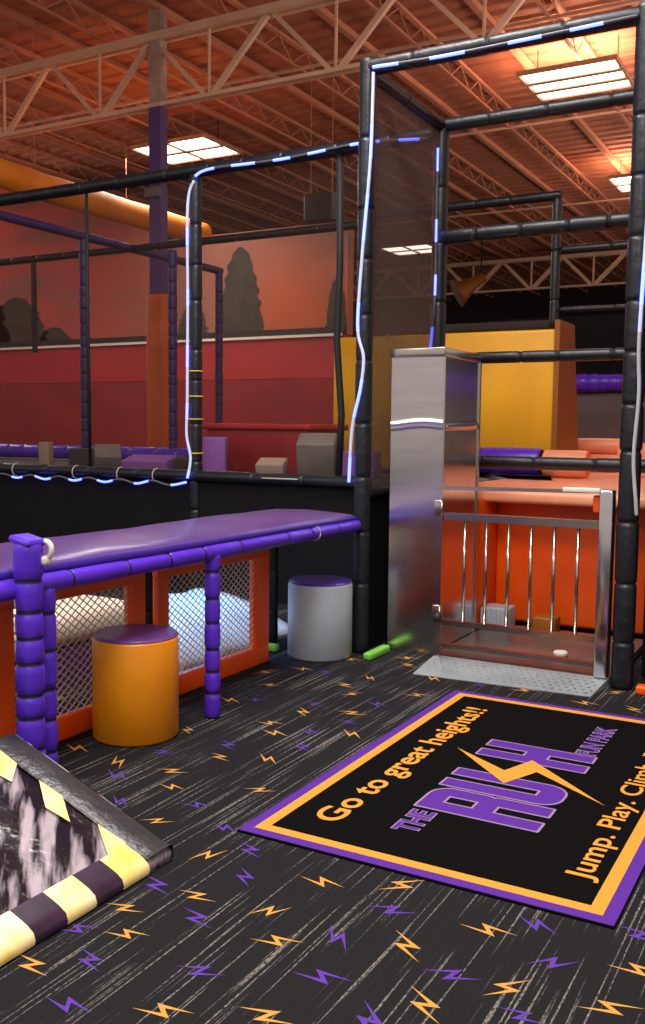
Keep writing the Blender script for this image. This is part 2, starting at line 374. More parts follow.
# ------------------------------------------------------------------ ceiling joists
def joist(x):
    j = thing('ceiling_joist', 'open web steel joist running away under the ribbed roof deck', 'joist', (x, 3, 7.0), 'roof joists')
    b = MB(); b.bar((x, 1.2, 7.37), (x, 40, 7.37), .08, .05); b.build('top_chord', 'steel_red', j)
    b = MB(); b.bar((x, 2, 7.06), (x, 39.5, 7.06), .045, .03); b.build('bottom_chord', 'steel_red', j)
    b = MB(); pts = []; yy = 2.2; i = 0
    while yy < 39.5: pts.append((x, yy, 7.07 if i % 2 else 7.35)); yy += .40; i += 1
    for i in range(len(pts)-1): b.bar(pts[i], pts[i+1], .016)
    b.build('web_rod', 'steel_red', j)
    return j
j0 = joist(-9.845)
for i in list(range(-4, 0))+list(range(1, 6)):
    c = j0.copy(); COL.objects.link(c); c.location.x = -9.845+i*1.97*(1 if i < 0 else 1)
    for ch in j0.children:
        d = ch.copy(); COL.objects.link(d); d.parent = c
b = MB(); b.bar((-8.86, 1.2, 7.33), (-8.86, 40, 7.33), .10, .09)
p0 = one('roof_purlin', b, 'steel_red', 'plain roof purlin running away between two open web joists', 'purlin', (-8.86, 3, 7.33), 'roof purlins')
for i in (-4, -3, -2, -1, 1, 2, 3, 4):
    c = p0.copy(); COL.objects.link(c); c.location.x = -8.86+1.97*i
for yy, zz in ((9.0, 7.06), (13.2, 7.06), (17.5, 7.06), (24, 7.06)):
    b = MB(); b.bar((-24, yy, zz-.01), (2, yy, zz-.01), .04, .04)
    lab = {9.0: 'first thin bridging bar under the joists, nearest the front', 13.2: 'second thin bridging bar, just past the big white girder', 17.5: 'third thin bridging bar, beyond the large lit ceiling panels', 24: 'farthest thin bridging bar, past the small lit ceiling panel'}[yy]
    one('bridging_bar', b, 'steel_paint', lab, 'ceiling bar', (-11, yy, zz))

# ------------------------------------------------------------------ girders
def girder(Y, x0, nb, mat_, label, w):
    g = thing('roof_girder', label, 'girder', (x0, Y, 6.0))
    xe = x0+1.97*nb
    b = MB(); b.bar((x0-1, Y-.06, 6.0), (xe+1, Y-.06, 6.0), .04, .05); b.bar((x0-1, Y+.06, 6.0), (xe+1, Y+.06, 6.0), .04, .05); b.build('bottom_chord', mat_, g)
    b = MB(); b.bar((x0-1, Y-.07, 6.93), (xe+1, Y-.07, 6.93), .06, .11); b.bar((x0-1, Y+.07, 6.93), (xe+1, Y+.07, 6.93), .06, .11); b.build('top_chord', mat_, g)
    for i in range(nb+1):
        xb = x0+1.97*i
        for (xa, ww) in ((xb-.985, w*1.1), (xb, w*.6), (xb+.985, w*1.35)):
            b = MB(); b.bar((xb+(xa-xb)*.06, Y, 6.02), (xa-(xa-xb)*.04, Y, 6.9), ww, ww*.9, up=V((0, 1, 0))); b.build('web_member', mat_, g)
girder(11.0, -15.87, 8, 'steel_paint', 'white roof girder resting on the purple column, nearest big truss', .052)
girder(30.4, -15.3, 7, 'steel_paint', 'far roof girder seen small above the dark end wall', .09)

# ------------------------------------------------------------------ column
c = thing('roof_column', 'tall square column, purple below and pale above, holding the roof girder', 'column', (-8.885, 11.0, 1.03))
b = MB(); b.box(-8.985, -8.78, 10.92, 11.08, 5.98, 7.3); b.build('pale_shaft', 'column_white', c)
b = MB(); b.box(-8.985, -8.78, 10.92, 11.08, 1.03, 5.98); b.build('purple_shaft', 'column_purple', c)
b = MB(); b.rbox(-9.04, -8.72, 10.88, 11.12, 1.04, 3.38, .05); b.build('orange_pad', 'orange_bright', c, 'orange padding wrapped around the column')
b = MB(); b.rbox(-9.01, -8.75, 10.84, 10.92, 4.72, 4.86, .02); b.build('junction_box', 'foam_grey', c)
b = MB(); b.rbox(-8.92, -8.85, 10.88, 10.92, 3.92, 4.02, .01); b.build('small_plate', 'tag_white', c)

# ------------------------------------------------------------------ ceiling lamps (long lit panels between the joists)
def lamp(x0, x1, y0, y1, rows, cols, label, z=6.82):
    t = thing('ceiling_light', label, 'ceiling light', ((x0+x1)/2, (y0+y1)/2, z))
    b = MB(); g = .03
    for (a, b_, c_, d) in ((x0-g, x1+g, y0-g, y0), (x0-g, x1+g, y1, y1+g), (x0-g, x0, y0, y1), (x1, x1+g, y0, y1)): b.box(a, b_, c_, d, z, z+.05)
    b.box(x0-g, x1+g, y0-g, y1+g, z+.05, z+.07)
    dx = (x1-x0)/cols; dy = (y1-y0)/rows
    for i in range(1, cols): b.box(x0+dx*i-.035, x0+dx*i+.035, y0, y1, z-.01, z+.05)
    for j in range(1, rows): b.box(x0, x1, y0+dy*j-.05, y0+dy*j+.05, z-.01, z+.05)
    b.build('housing', 'lamp_frame', t)
    for i in range(cols):
        for j in range(rows):
            b = MB(); b.box(x0+dx*i+.035, x0+dx*(i+1)-.035, y0+dy*j+.05, y0+dy*(j+1)-.05, z+.012, z+.045); b.build('lit_panel', 'lamp', t)
    for sx in (x0+.1, x1-.1):
        b = MB(); b.bar((sx, (y0+y1)/2, z+.06), (sx, (y0+y1)/2, 7.4), .012); b.build('hanger', 'dark_metal', t)
lamp(-4.76, -3.33, 14.47, 15.7, 3, 1, 'large lit ceiling panel of three bright bands at upper right')
lamp(-12.55, -10.85, 14.75, 15.95, 2, 2, 'lit four pane ceiling panel behind the purple column')
lamp(-4.9, -3.5, 21.1, 22.4, 2, 1, 'small far lit ceiling panel beside the right tower post')
lamp(-12.7, -11.2, 26.1, 27.4, 2, 2, 'farthest lit ceiling panel, seen through the tower side net')

# ------------------------------------------------------------------ fabric ducts
d = thing('air_duct', 'long orange fabric air duct hanging above the red wall at left', 'duct', (-10.7, 12, 5))
pts = [(-11.1, 7.2, 5.5), (-10.9, 8.5, 5.22), (-10.78, 9.6, 5.04), (-10.7, 10.6, 4.99), (-10.65, 12, 4.98), (-10.6, 14.4, 4.98)]
b = MB(); fine = []
for i in range(len(pts)-1):
    for k in range(6): fine.append(V(pts[i]).lerp(V(pts[i+1]), k/6))
fine.append(V(pts[-1]))
b.tube(fine, [.20+.005*math.sin(i*1.7) for i in range(len(fine))], sides=20); b.build('fabric_tube', 'duct', d)
for yy in (10.4, 12.4, 14.2):
    b = MB(); b.bar((-10.68, yy, 5.17), (-10.68, yy, 7.1), .006); b.build('hanging_wire', 'steel_red', d)
d = thing('air_duct', 'short orange duct end with a round flared mouth below the far girder', 'duct', (-9.85, 26, 5.3))
b = MB(); b.tube([(-10.2, 26, 5.35), (-10.12, 26.05, 5.4), (-9.85, 26.25, 5.62), (-9.6, 26.5, 5.85)], [.42, .34, .17, .15], sides=20); b.build('flared_mouth', 'yellow_side', d)
b = MB(); b.bar((-9.65, 26.45, 5.85), (-9.65, 26.45, 7.1), .03); b.build('hanging_wire', 'dark_metal', d)
d = thing('ceiling_unit', 'dark box hung below the roof beyond the netted wall', 'unit', (-7.35, 13.2, 4.85))
b = MB(); b.rbox(-7.66, -7.16, 13.0, 13.25, 4.66, 5.08, .03); b.build('casing', 'dark_metal', d)
for sx in (-7.6, -7.22):
    b = MB(); b.bar((sx, 13.12, 5.05), (sx, 13.12, 7.1), .008); b.build('hanger', 'steel_red', d)

# ------------------------------------------------------------------ trampoline courts behind the nets
d = thing('trampoline_deck', 'raised trampoline deck behind the nets with orange pads at its front edge', 'trampoline deck', (-8, 12, 0))
b = MB(); b.box(-26, .8, 6.95, 16.3, .95, 1.03); b.build('bed', 'bed', d)
b = MB(); b.rbox(-2.75, -1.2, 6.62, 8.2, .97, 1.06, .03); b.build('front_pad', 'orange_pad', d)
b = MB(); b.prism([(-2.3, 8.25), (-.6, 8.25), (-.6, 11.8), (-3.4, 11.8)], .97, 1.055); b.build('corner_pad', 'orange_pad', d)
b = MB(); b.bar((-5.2, 8.6, 1.04), (-2.9, 8.3, 1.04), .08, .02); b.bar((-4.3, 11, 1.04), (-2.8, 8.4, 1.04), .08, .02); b.build('bed_line', 'foam_grey', d, 'pale line on the black bed')
b = MB(); b.rbox(-2.36, -1.2, 6.92, 7.0, .05, 1.0, .03); b.build('front_padding', 'orange_vinyl', d, 'upright orange padding below the deck')

b = MB(); b.rbox(-2.42, -2.345, 6.44, 6.92, .05, 1.0, .02); b.build('side_padding', 'orange_vinyl', d)

def purple_frame():
    PD = ['purple_dim', 'purple_seam']
    t = thing('court_frame', 'purple sleeved inner court frame running back behind the left net', 'frame', (-7.93, 8.5, 1.05))
    b = MB(); b.sleeve((-7.93, 7.0, 3.67), (-7.93, 11.2, 3.67), .05, .3); b.build('side_beam', PD, t)
    for (x, yy, zt) in ((-7.93, 8.46, 3.64), (-7.30, 9.3, 3.6), (-7.93, 11.15, 3.7)):
        b = MB(); b.sleeve((x, yy, 1.03), (x, yy, zt), .055, .16); b.build('post', PD, t)
    b = MB(); b.sleeve((-12.5, 9.3, 3.67), (-4.6, 9.3, 3.67), .045, .4); b.build('cross_beam', ['black_foam', 'black_seam'], t)
    b = MB(); b.sleeve((-12.5, 9.3, 1.14), (-4.95, 9.3, 1.14), .09, .35); b.build('base_roll', ['purple_foam', 'purple_seam'], t)
    b = MB(); b.bar((-9.6, 9.3, 2.45), (-9.6, 9.3, 3.64), .05); b.build('hanging_strap', 'black_foam', t)
    b = MB(); b.poly([(-12.5, 9.3, 1.2), (-4.95, 9.3, 1.2), (-4.95, 9.3, 3.63), (-12.5, 9.3, 3.63)]); b.build('net', 'net_thin', t)
purple_frame()
BF0 = ['black_foam', 'black_seam']
t = thing('court_frame', 'black far court frame seen through the open tower above the yellow block', 'frame', (-2.78, 9.8, 1.05))
b = MB(); b.sleeve((-4.9, 9.8, 3.87), (-2.74, 9.8, 3.87), .048, .4); b.build('top_beam', BF0, t)
b = MB(); b.sleeve((-2.78, 9.8, 1.03), (-2.78, 9.8, 3.84), .048, .4); b.build('post', BF0, t)
b = MB(); b.sleeve((-2.72, 9.8, 3.32), (-.8, 9.8, 3.32), .042, .4); b.build('middle_beam', BF0, t)
b = MB(); b.sleeve((-2.72, 9.8, 2.72), (-.8, 9.8, 2.72), .026, .5); b.build('lower_rail', BF0, t)

# yellow landing block
t = thing('foam_vault_block', 'big yellow padded block on the deck behind the tower', 'padded block', (-3.7, 9.5, 1.05))
b = MB(); b.rbox(-4.92, -2.53, 9.0, 9.55, 1.06, 2.45, .03); b.build('body', 'yellow_vinyl', t)
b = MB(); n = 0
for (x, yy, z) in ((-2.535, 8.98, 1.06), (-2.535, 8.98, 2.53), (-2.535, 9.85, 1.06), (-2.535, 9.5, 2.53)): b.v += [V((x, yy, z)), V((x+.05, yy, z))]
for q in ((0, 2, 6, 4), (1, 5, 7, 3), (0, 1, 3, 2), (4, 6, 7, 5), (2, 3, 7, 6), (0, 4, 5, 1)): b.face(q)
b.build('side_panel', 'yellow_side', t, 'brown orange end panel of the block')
b = MB(); b.rbox(-4.0, -2.62, 9.1, 9.4, 2.455, 2.55, .03); one('foam_bar', b, 'dark_wall', 'dark red padded bar lying on top of the yellow block', 'padded bar', (-3.3, 9.25, 2.455))
b = MB(); b.sleeve((-3.9, 8.75, 1.20), (-2.55, 8.75, 1.20), .13, .7, sides=20); one('foam_roll', b, ['purple_foam', 'purple_seam'], 'purple foam roll along the foot of the yellow block', 'foam roll', (-3.2, 8.75, 1.06))
b = MB(); b.sleeve((-2.53, 8.75, 1.19), (-2.12, 8.75, 1.19), .125, .6, sides=20); one('foam_roll', b, ['orange_pad', 'orange_vinyl'], 'short orange foam roll at the right foot of the yellow block', 'foam roll', (-2.3, 8.75, 1.06))
b = MB(); b.sleeve((-2.75, 10.4, 1.33), (-2.05, 10.4, 1.33), .085, .9, sides=20); one('foam_roll', b, ['orange_pad', 'orange_vinyl'], 'thick orange foam roll in front of the dark grey wall pad', 'foam roll', (-2.4, 10.4, 1.25))
b = MB(); b.rbox(-2.9, -1.3, 10.25, 10.7, 1.06, 1.245, .03); one('foam_pad', b, 'orange_pad', 'pale orange foam pad lying under the thick orange roll', 'foam pad', (-2.1, 10.5, 1.06))
b = MB(); b.prism([(-2.05, 9.6), (-1.3, 9.4), (-1.3, 10.2)], 1.06, 1.38); one('foam_wedge', b, 'orange_pad', 'pale orange foam wedge beside the thick orange roll', 'foam wedge', (-1.6, 9.7, 1.06))
t = thing('wall_pad_row', 'dark grey padded partition behind the orange rolls', 'partition', (-2.2, 12.1, 1.03))
b = MB(); b.rbox(-4.5, .8, 12.0, 12.2, 1.03, 1.98, .03); b.build('pad', 'dark_grey_pad', t)
b = MB(); b.box(-4.5, .8, 12.35, 12.45, 1.03, 2.95); b.build('black_backing', 'skirt', t)
b = MB(); b.sleeve((-3.2, 11.95, 2.08), (.8, 11.95, 2.08), .11, .12, sides=20, wob=.06, groove=.94); one('foam_roll', b, ['purple_foam', 'purple_foam'], 'ribbed purple foam roll on top of the dark grey partition', 'foam roll', (-1.5, 11.95, 1.98))

# pit foam
def block(name, c, s, m, label, rz=0, rx=0):
    b = MB(); x, y_, z = c; b.rbox(x-s[0]/2, x+s[0]/2, y_-s[1]/2, y_+s[1]/2, z, z+s[2], .015)
    b.rot((x, y_, z+s[2]/2), rx, 'X'); b.rot((x, y_, z), rz)
    lo = min(v.z for v in b.v)
    for v in b.v: v.z += 1.035-lo
    one(name, b, m, label, 'foam block', (x, y_, 1.035))
block('foam_block', (-5.42, 7.5, 1.04), (.3, .3, .36), 'foam_purple', 'purple foam block just right of the white lit left post', .5)
block('foam_block', (-4.22, 7.45, 1.04), (.34, .3, .34), 'foam_grey', 'large grey foam block tipped beside the thin black net post', .4, .35)
block('foam_block', (-4.62, 7.32, 1.04), (.26, .2, .14), 'foam_tan', 'small pale tan foam block in front of the red box', .3, .3)
block('foam_block', (-3.78, 7.45, 1.04), (.3, .26, .26), 'foam_purple', 'small purple foam block by the tower post', .2)
block('foam_block', (-7.0, 7.5, 1.04), (.3, .3, .22), 'foam_dark', 'charcoal foam block beside the thin left net seam', .3)
block('foam_block', (-6.6, 7.35, 1.04), (.26, .26, .18), 'foam_grey', 'grey foam block lying tilted below the orange column pad', .78, .5)
block('foam_block', (-6.18, 7.5, 1.04), (.5, .3, .12), 'foam_purple', 'flat lilac foam slab below the orange column pad', .25, .2)
block('foam_block', (-7.5, 7.4, 1.04), (.12, .12, .28), 'foam_tan', 'narrow tan foam block standing upright left of the net seam', .3)
block('foam_block', (-5.80, 7.62, 1.04), (.24, .2, .14), 'foam_dark', 'dark foam block next to the white lit left post', .5, .2)
t = thing('vault_box', 'low red padded box behind the grey foam blocks', 'padded box', (-5.0, 8.2, 1.03))
b = MB(); b.rbox(-5.75, -4.55, 7.85, 8.6, 1.035, 1.48, .03); b.build('body', 'red_pad_low', t)
b = MB(); b.rbox(-5.78, -4.52, 7.82, 8.63, 1.47, 1.53, .02); b.build('lid', 'red_pad', t)

# ------------------------------------------------------------------ netted wall at left
BF = ['black_foam', 'black_seam']
WY = 6.85
t = thing('net_wall', 'long black net wall with black sleeved beams and black skirt behind the purple counter', 'net wall', (-5, WY, 0))
b = MB(); b.sleeve((-12, WY, 3.70), (-2.9, WY, 3.70), .055, .45); b.build('top_beam', BF, t)
b = MB(); b.sleeve((-12, WY-.04, 1.06), (-2.95, WY-.04, 1.06), .052, .6); b.build('bottom_beam', BF, t)
b = MB(); b.sleeve((-5.12, WY, 0), (-5.12, WY, 3.66), .055, .35); b.build('post', BF, t)
b = MB(); b.tube([(-3.70, WY, 3.66), (-3.69, WY, 2.8), (-3.71, WY, 2.2), (-3.66, WY, 1.6), (-3.68, WY, 1.08)], .028); b.build('net_seam_post', 'black_seam', t)
b = MB(); b.tube([(-6.38, WY, 3.66), (-6.38, WY, 2.4), (-6.37, WY, 1.08)], .016, sides=8); b.build('net_seam_rope', 'black_seam', t)
b = MB(); b.poly([(-12, WY+.01, 1.08), (-5.17, WY+.01, 1.08), (-5.17, WY+.01, 3.66), (-12, WY+.01, 3.66)]); b.build('net', 'net_black', t)
b = MB(); b.poly([(-5.07, WY+.01, 1.08), (-2.92, WY+.01, 1.08), (-2.92, WY+.01, 3.66), (-5.07, WY+.01, 3.66)]); b.build('net', 'net_thin', t)
b = MB()
n0 = 0; xs = [-12+.1*i for i in range(91)]
for x in xs:
    off = .012*math.sin(x*9)+.01*math.sin(x*23)
    b.v += [V((x, WY-.02+off, 0.0)), V((x, WY-.03, 1.03))]
for i in range(len(xs)-1): b.face((2*i, 2*i+2, 2*i+3, 2*i+1), 0, True)
b.build('skirt', 'skirt', t)

# ------------------------------------------------------------------ tower
TX0, TX1, TY0, TY1, TZ = -2.84, -1.125, 5.62, 6.86, 3.78
t = thing('climbing_tower', 'tall black sleeved tower frame with netted left side around the steel gate', 'tower frame', (-2, 6.2, 0))
b = MB(); b.sleeve((TX0, TY0, 0), (TX0, TY0, TZ+.05), .055, .38); b.build('front_post', BF, t)
b = MB(); b.sleeve((TX1, TY0, 0), (TX1, TY0, TZ+.05), .062, .34); b.build('front_post', BF, t)
b = MB(); b.sleeve((TX0, TY1, 0), (TX0, TY1, TZ), .058, .38); b.build('back_post', BF, t)
b = MB(); b.sleeve((TX1, TY1, 0), (TX1, TY1, TZ), .058, .38); b.build('back_post', BF, t)
b = MB(); b.sleeve((TX0-.02, TY0, TZ), (TX1+.1, TY0, TZ), .05, .4); b.build('front_top_beam', BF, t)
b = MB(); b.sleeve((TX0, TY0, TZ-.02), (TX0, TY1, TZ-.02), .046, .45); b.build('side_top_beam', BF, t)
b = MB(); b.sleeve((TX0, TY1, TZ-.02), (TX1, TY1, TZ-.02), .048, .4); b.build('back_top_beam', BF, t)
for z, r in ((2.94, .055), (2.03, .042), (1.255, .048)):
    b = MB(); b.sleeve((TX0, TY1, z), (TX1+.02, TY1, z), r, .36); b.build('cross_beam', BF, t)
b = MB(); b.poly([(TX0, TY0+.05, 1.08), (TX0, TY1-.05, 1.08), (TX0, TY1-.05, TZ-.04), (TX0, TY0+.05, TZ-.04)]); b.build('side_net', 'net_side', t)
b = MB(); b.sleeve((TX0, TY0+.05, 1.06), (TX0, TY1-.05, 1.06), .045, .4); b.build('side_low_beam', BF, t)
b = MB(); b.box(TX0-.015, TX0+.015, TY0+.05, TY1-.05, .0, 1.05); b.build('side_skirt', 'skirt', t)
t = thing('black_partition', 'black padded partition to the right of the right tower post', 'partition', (-.2, 5.75, 0))
b = MB(); b.rbox(-1.04, .9, 5.72, 5.8, 0.05, 3.7, .02); b.build('pad', 'skirt', t)
b = MB(); b.rbox(-1.03, .9, 5.52, 5.6, 0.0, .05, .012); b.build('floor_edging', 'orange_vinyl', t, 'low orange edging on the carpet')
b = MB(); b.box(-1.03, .9, 5.6, 5.74, 0, .05); b.build('foot_board', 'skirt', t)
b = MB(); b.rbox(-1.03, -.97, 5.8, 6.93, 0, 3.7, .02); b.build('added_reflection_pad', 'skirt', t)  # unseen pad added to darken the reflection in the steel housing

# ------------------------------------------------------------------ steel cabinet column
t = thing('steel_column', 'tall brushed stainless steel housing left of the gate', 'steel housing', (-2.515, 6.08, 0))
SX0, SX1, SY0, SY1, SZ = -2.70, -2.33, 5.75, 6.42, 2.02
b = MB(); zs = [0, .3, .6, .9, 1.2, 1.4]+[1.46+.008*i for i in range(17)]+[1.65, 1.8, 1.97]
def crease(u): return .012*math.sin(u*7.0)-.006*math.cos(u*13)
per = []
for i in range(13): per.append((SX0+(SX1-SX0)*i/12, SY0, 0, -1, i/12*.37))
for i in range(1, 15): per.append((SX1, SY0+(SY1-SY0)*i/14, 1, 0, .5+i/14*.6))
for i in range(1, 13): per.append((SX1+(SX0-SX1)*i/12, SY1, 0, 1, 0))
for i in range(1, 14): per.append((SX0, SY1+(SY0-SY1)*i/14, -1, 0, 0))
kk = len(per)
for z in zs:
    for (x, yy, nx, ny, u) in per:
        zz = z-1.524-crease(u)
        o = .0075*math.exp(-(zz/.019)**2)
        bow = 0
        b.v.append(V((x+nx*(o+bow), yy+ny*(o+bow), z)))
for i in range(len(zs)-1):
    for j in range(kk): 
        sm = True
        b.face((i*kk+j, i*kk+(j+1) % kk, (i+1)*kk+(j+1) % kk, (i+1)*kk+j), 0, sm)
body = b.build('body', 'steel', t)
import bmesh as _bm
bm = _bm.new(); bm.from_mesh(body.data)
for e in bm.edges:
    if len(e.link_faces) == 2 and e.calc_face_angle(0) > 1.0: e.smooth = False
bm.to_mesh(body.data); bm.free()
b = MB(); b.rbox(SX0-.006, SX1+.006, SY0-.008, SY1+.006, SZ-.06, SZ, .006); b.build('cap', 'steel_bar', t)
for (x, yy) in ((SX1, SY0), (SX1, SY1)):
    b = MB(); b.bar((x+.004, yy+(.012 if yy < 6 else -.012), .05), (x+.004, yy+(.012 if yy < 6 else -.012), SZ-.06), .012, .022); b.build('corner_trim', 'steel_bar', t)

# ------------------------------------------------------------------ gate
GY = 5.62
t = thing('steel_gate', 'stainless steel barred gate between the steel housing and the right tower post', 'gate', (-1.75, GY, 0))
b = MB(); b.rbox(-1.285, -1.205, GY-.04, GY+.05, .05, 1.155, .012); b.build('gate_post', 'steel', t)
b = MB(); b.bar((-2.285, GY, .05), (-2.285, GY, 1.12), .05); b.build('hinge_post', 'steel', t)
b = MB(); b.bar((-2.30, GY, 1.125), (-1.22, GY, 1.145), .035, .02); b.build('top_bar', 'steel_bar', t)
b = MB(); b.bar((-2.25, GY, .95), (-1.285, GY, .95), .05, .045); b.build('leaf_top_rail', 'steel_bar', t)
b = MB(); b.bar((-2.25, GY, .27), (-1.285, GY, .27), .04, .035); b.build('leaf_middle_rail', 'steel_bar', t)
b = MB(); b.bar((-2.25, GY, .12), (-1.285, GY, .12), .04, .03); b.build('leaf_bottom_rail', 'steel_bar', t)
for i in range(6):
    x = -2.115+.1415*i
    b = MB(); b.tube([(x, GY, .28), (x, GY, .935)], .0105, sides=10); b.build('bar', 'steel_bar', t)
for z in (.33, 1.0):
    b = MB(); b.rbox(-2.315, -2.265, GY-.035, GY-.0, z-.05, z+.05, .006)
    b.tube([(-2.262, GY-.03, z-.045), (-2.262, GY-.03, z+.045)], .009, sides=10); b.build('hinge', 'steel_bar', t)
b = MB(); b.tube([(-2.24, GY-.06, .31), (-2.28, GY-.08, .31)], .03, sides=16); b.build('latch_knob', 'dark_metal', t)
b = MB(); b.rbox(-1.50, -1.28, GY-.045, GY-.012, 1.135, 1.165, .008); b.build('white_tag', 'tag_white', t)
b = MB(); b.rbox(-1.33, -1.285, GY+.0, GY+.06, 1.02, 1.12, .01); b.build('stop_pad', 'orange_vinyl', t)

# threshold ramp
t = thing('threshold_ramp', 'grey tread plate ramp on the carpet under the gate', 'ramp', (-1.75, 5.5, 0))
b = MB(); n = len(b.v)
b.v += [V(p) for p in ((-2.30, 5.27, .004), (-1.235, 5.33, .004), (-1.20, 5.62, .05), (-2.30, 5.62, .05), (-2.30, 5.27, 0), (-1.235, 5.33, 0), (-1.20, 5.62, 0), (-2.30, 5.62, 0))]
for q in ((0, 1, 2, 3), (7, 6, 5, 4), (0, 4, 5, 1), (1, 5, 6, 2), (2, 6, 7, 3), (3, 7, 4, 0)): b.face(q)
b.build('sloped_plate', 'plate', t)
b = MB()
for i in range(22):
    for j in range(6):
        x = -2.27+.0475*i+(.023 if j % 2 else 0); yy = 5.36+.043*j; z = .004+.046*(yy-5.30)/.32+.002
        a = PI/4 if (i+j) % 2 else -PI/4
        b.bar((x-.011*math.cos(a), yy-.011*math.sin(a), z), (x+.011*math.cos(a), yy+.011*math.sin(a), z), .005, .003)
b.build('tread_bumps', 'plate', t)
b = MB(); b.box(-2.32, -1.20, 5.64, 6.80, 0, .05); b.build('inner_plate', 'inner_floor', t)
b = MB(); b.rbox(-2.33, -2.13, 6.55, 6.75, .05, .21, .01)
for i in range(6): b.box(-2.325+.034*i, -2.31+.034*i, 6.54, 6.56, .06, .20)
one('ribbed_box', b, 'grey_vinyl', 'small grey ribbed box on the floor behind the gate bars', 'box', (-2.23, 6.65, .05))
b = MB(); b.rbox(-1.97, -1.80, 6.6, 6.78, .05, .17, .02); one('foam_cube', b, 'yellow_side', 'small brown orange foam cube on the floor behind the gate bars', 'foam cube', (-1.88, 6.7, .05))
b = MB(); b.cyl((-1.59, 6.0), .045, .05, .085, sides=24, bev=.01); one('floor_disc', b, 'tag_white', 'small pale round disc on the floor just inside the gate', 'disc', (-1.59, 6.0, .05))

# ------------------------------------------------------------------ counter
t = thing('padded_counter', 'long purple padded counter on purple sleeved posts', 'counter', (-3.15, 3.8, 0))
PF = ['purple_foam', 'purple_seam']
b = MB(); n0 = 0
CX0, CX1, CY0, CY1 = -3.52, -2.828, 2.0, 5.55
prof = [(CX1-.03, .897), (CX1, .899), (CX1+.004, .912), (CX1-.004, .930), (CX1-.03, .940), (CX1-.12, .947), ((CX0+CX1)/2, .956), (CX0+.1, .948), (CX0+.02, .936), (CX0, .90), (CX0+.03, .872)]
ys = [CY0+(CY1-CY0)*i/60 for i in range(61)]
for yy in ys:
    near = min(.03, max(0, (3.4-yy))*.05); w = .003*math.sin(yy*4.3)+.0015*math.sin(yy*12.1)
    e = min(1, (CY1-yy)/.05+.3)
    for (x, z) in prof: b.v.append(V((x-(near if x > -3.0 else 0), yy, .90+(z-.90)*e+(w if z > .93 else 0))))
k = len(prof)
for i in range(60):
    for j in range(k): b.face((i*k+j, i*k+(j+1) % k, (i+1)*k+(j+1) % k, (i+1)*k+j), 1 if j in (0, 1, 2, 10) else 0, True)
b.face(range(k)); b.face([60*k+j for j in range(k)])
b.build('cushion_top', ['purple_vinyl', 'purple_edge'], t)
b = MB(); b.sleeve((-2.84, 2.0, .858), (-2.84, 5.55, .862), .040, .42, .35, groove=.9); b.build('front_rail', PF, t)
b = MB(); b.sleeve((-3.45, 2.0, .84), (-3.45, 5.6, .84), .035, .5); b.build('back_rail', PF, t)
b = MB(); b.sleeve((-2.838, 3.934, 0), (-2.838, 3.934, .86), .041, .13, .15, gw=.016); b.build('leg', PF, t)
b = MB(); b.sleeve((-2.84, 2.78, 0), (-2.84, 2.78, .85), .046, .15, .2, gw=.016); b.build('leg', PF, t)
b = MB(); b.sleeve((-2.785, 2.645, 0), (-2.785, 2.645, 1.05), .056, .115, .25, groove=.88, gw=.018); corner = b.build('corner_post', PF, t)
b = MB(); b.rbox(-2.845, -2.735, 2.595, 2.70, 1.035, 1.065, .014); b.rot((-2.785, 2.645, 1.05), .2, 'Y'); b.build('torn_foam_cap', 'purple_foam', corner)
b = MB(); pts = [(-2.735+.03*math.sin(a), 2.69, 1.015+.032*math.cos(a)) for a in [i*.35 for i in range(-1, 9)]]; b.tube(pts, .011, sides=8); b.rbox(-2.755, -2.715, 2.66, 2.71, .955, .99, .012); b.build('white_foam_edge', 'tag_white', corner)
b = MB(); b.sleeve((-2.84, 2.08, 0), (-2.84, 2.08, .85), .041, .13, .15, gw=.016); b.build('leg', PF, t)
for (x, yy) in ((-3.45, 2.1), (-3.45, 3.05), (-3.375, 4.08), (-3.45, 5.47)):
    b = MB(); b.sleeve((x, yy, 0), (x, yy, .83), .045, .3); b.build('rear_leg', BF, t)
b = MB(); b.tube([(-2.84, 4.985+.0, .884+.046*math.sin(a)) if False else (-2.84+.044*math.cos(a), 4.985, .861+.044*math.sin(a)) for a in [i*PI/8 for i in range(17)]], .004, sides=6); b.build('cable_tie', 'tie_pale', t)

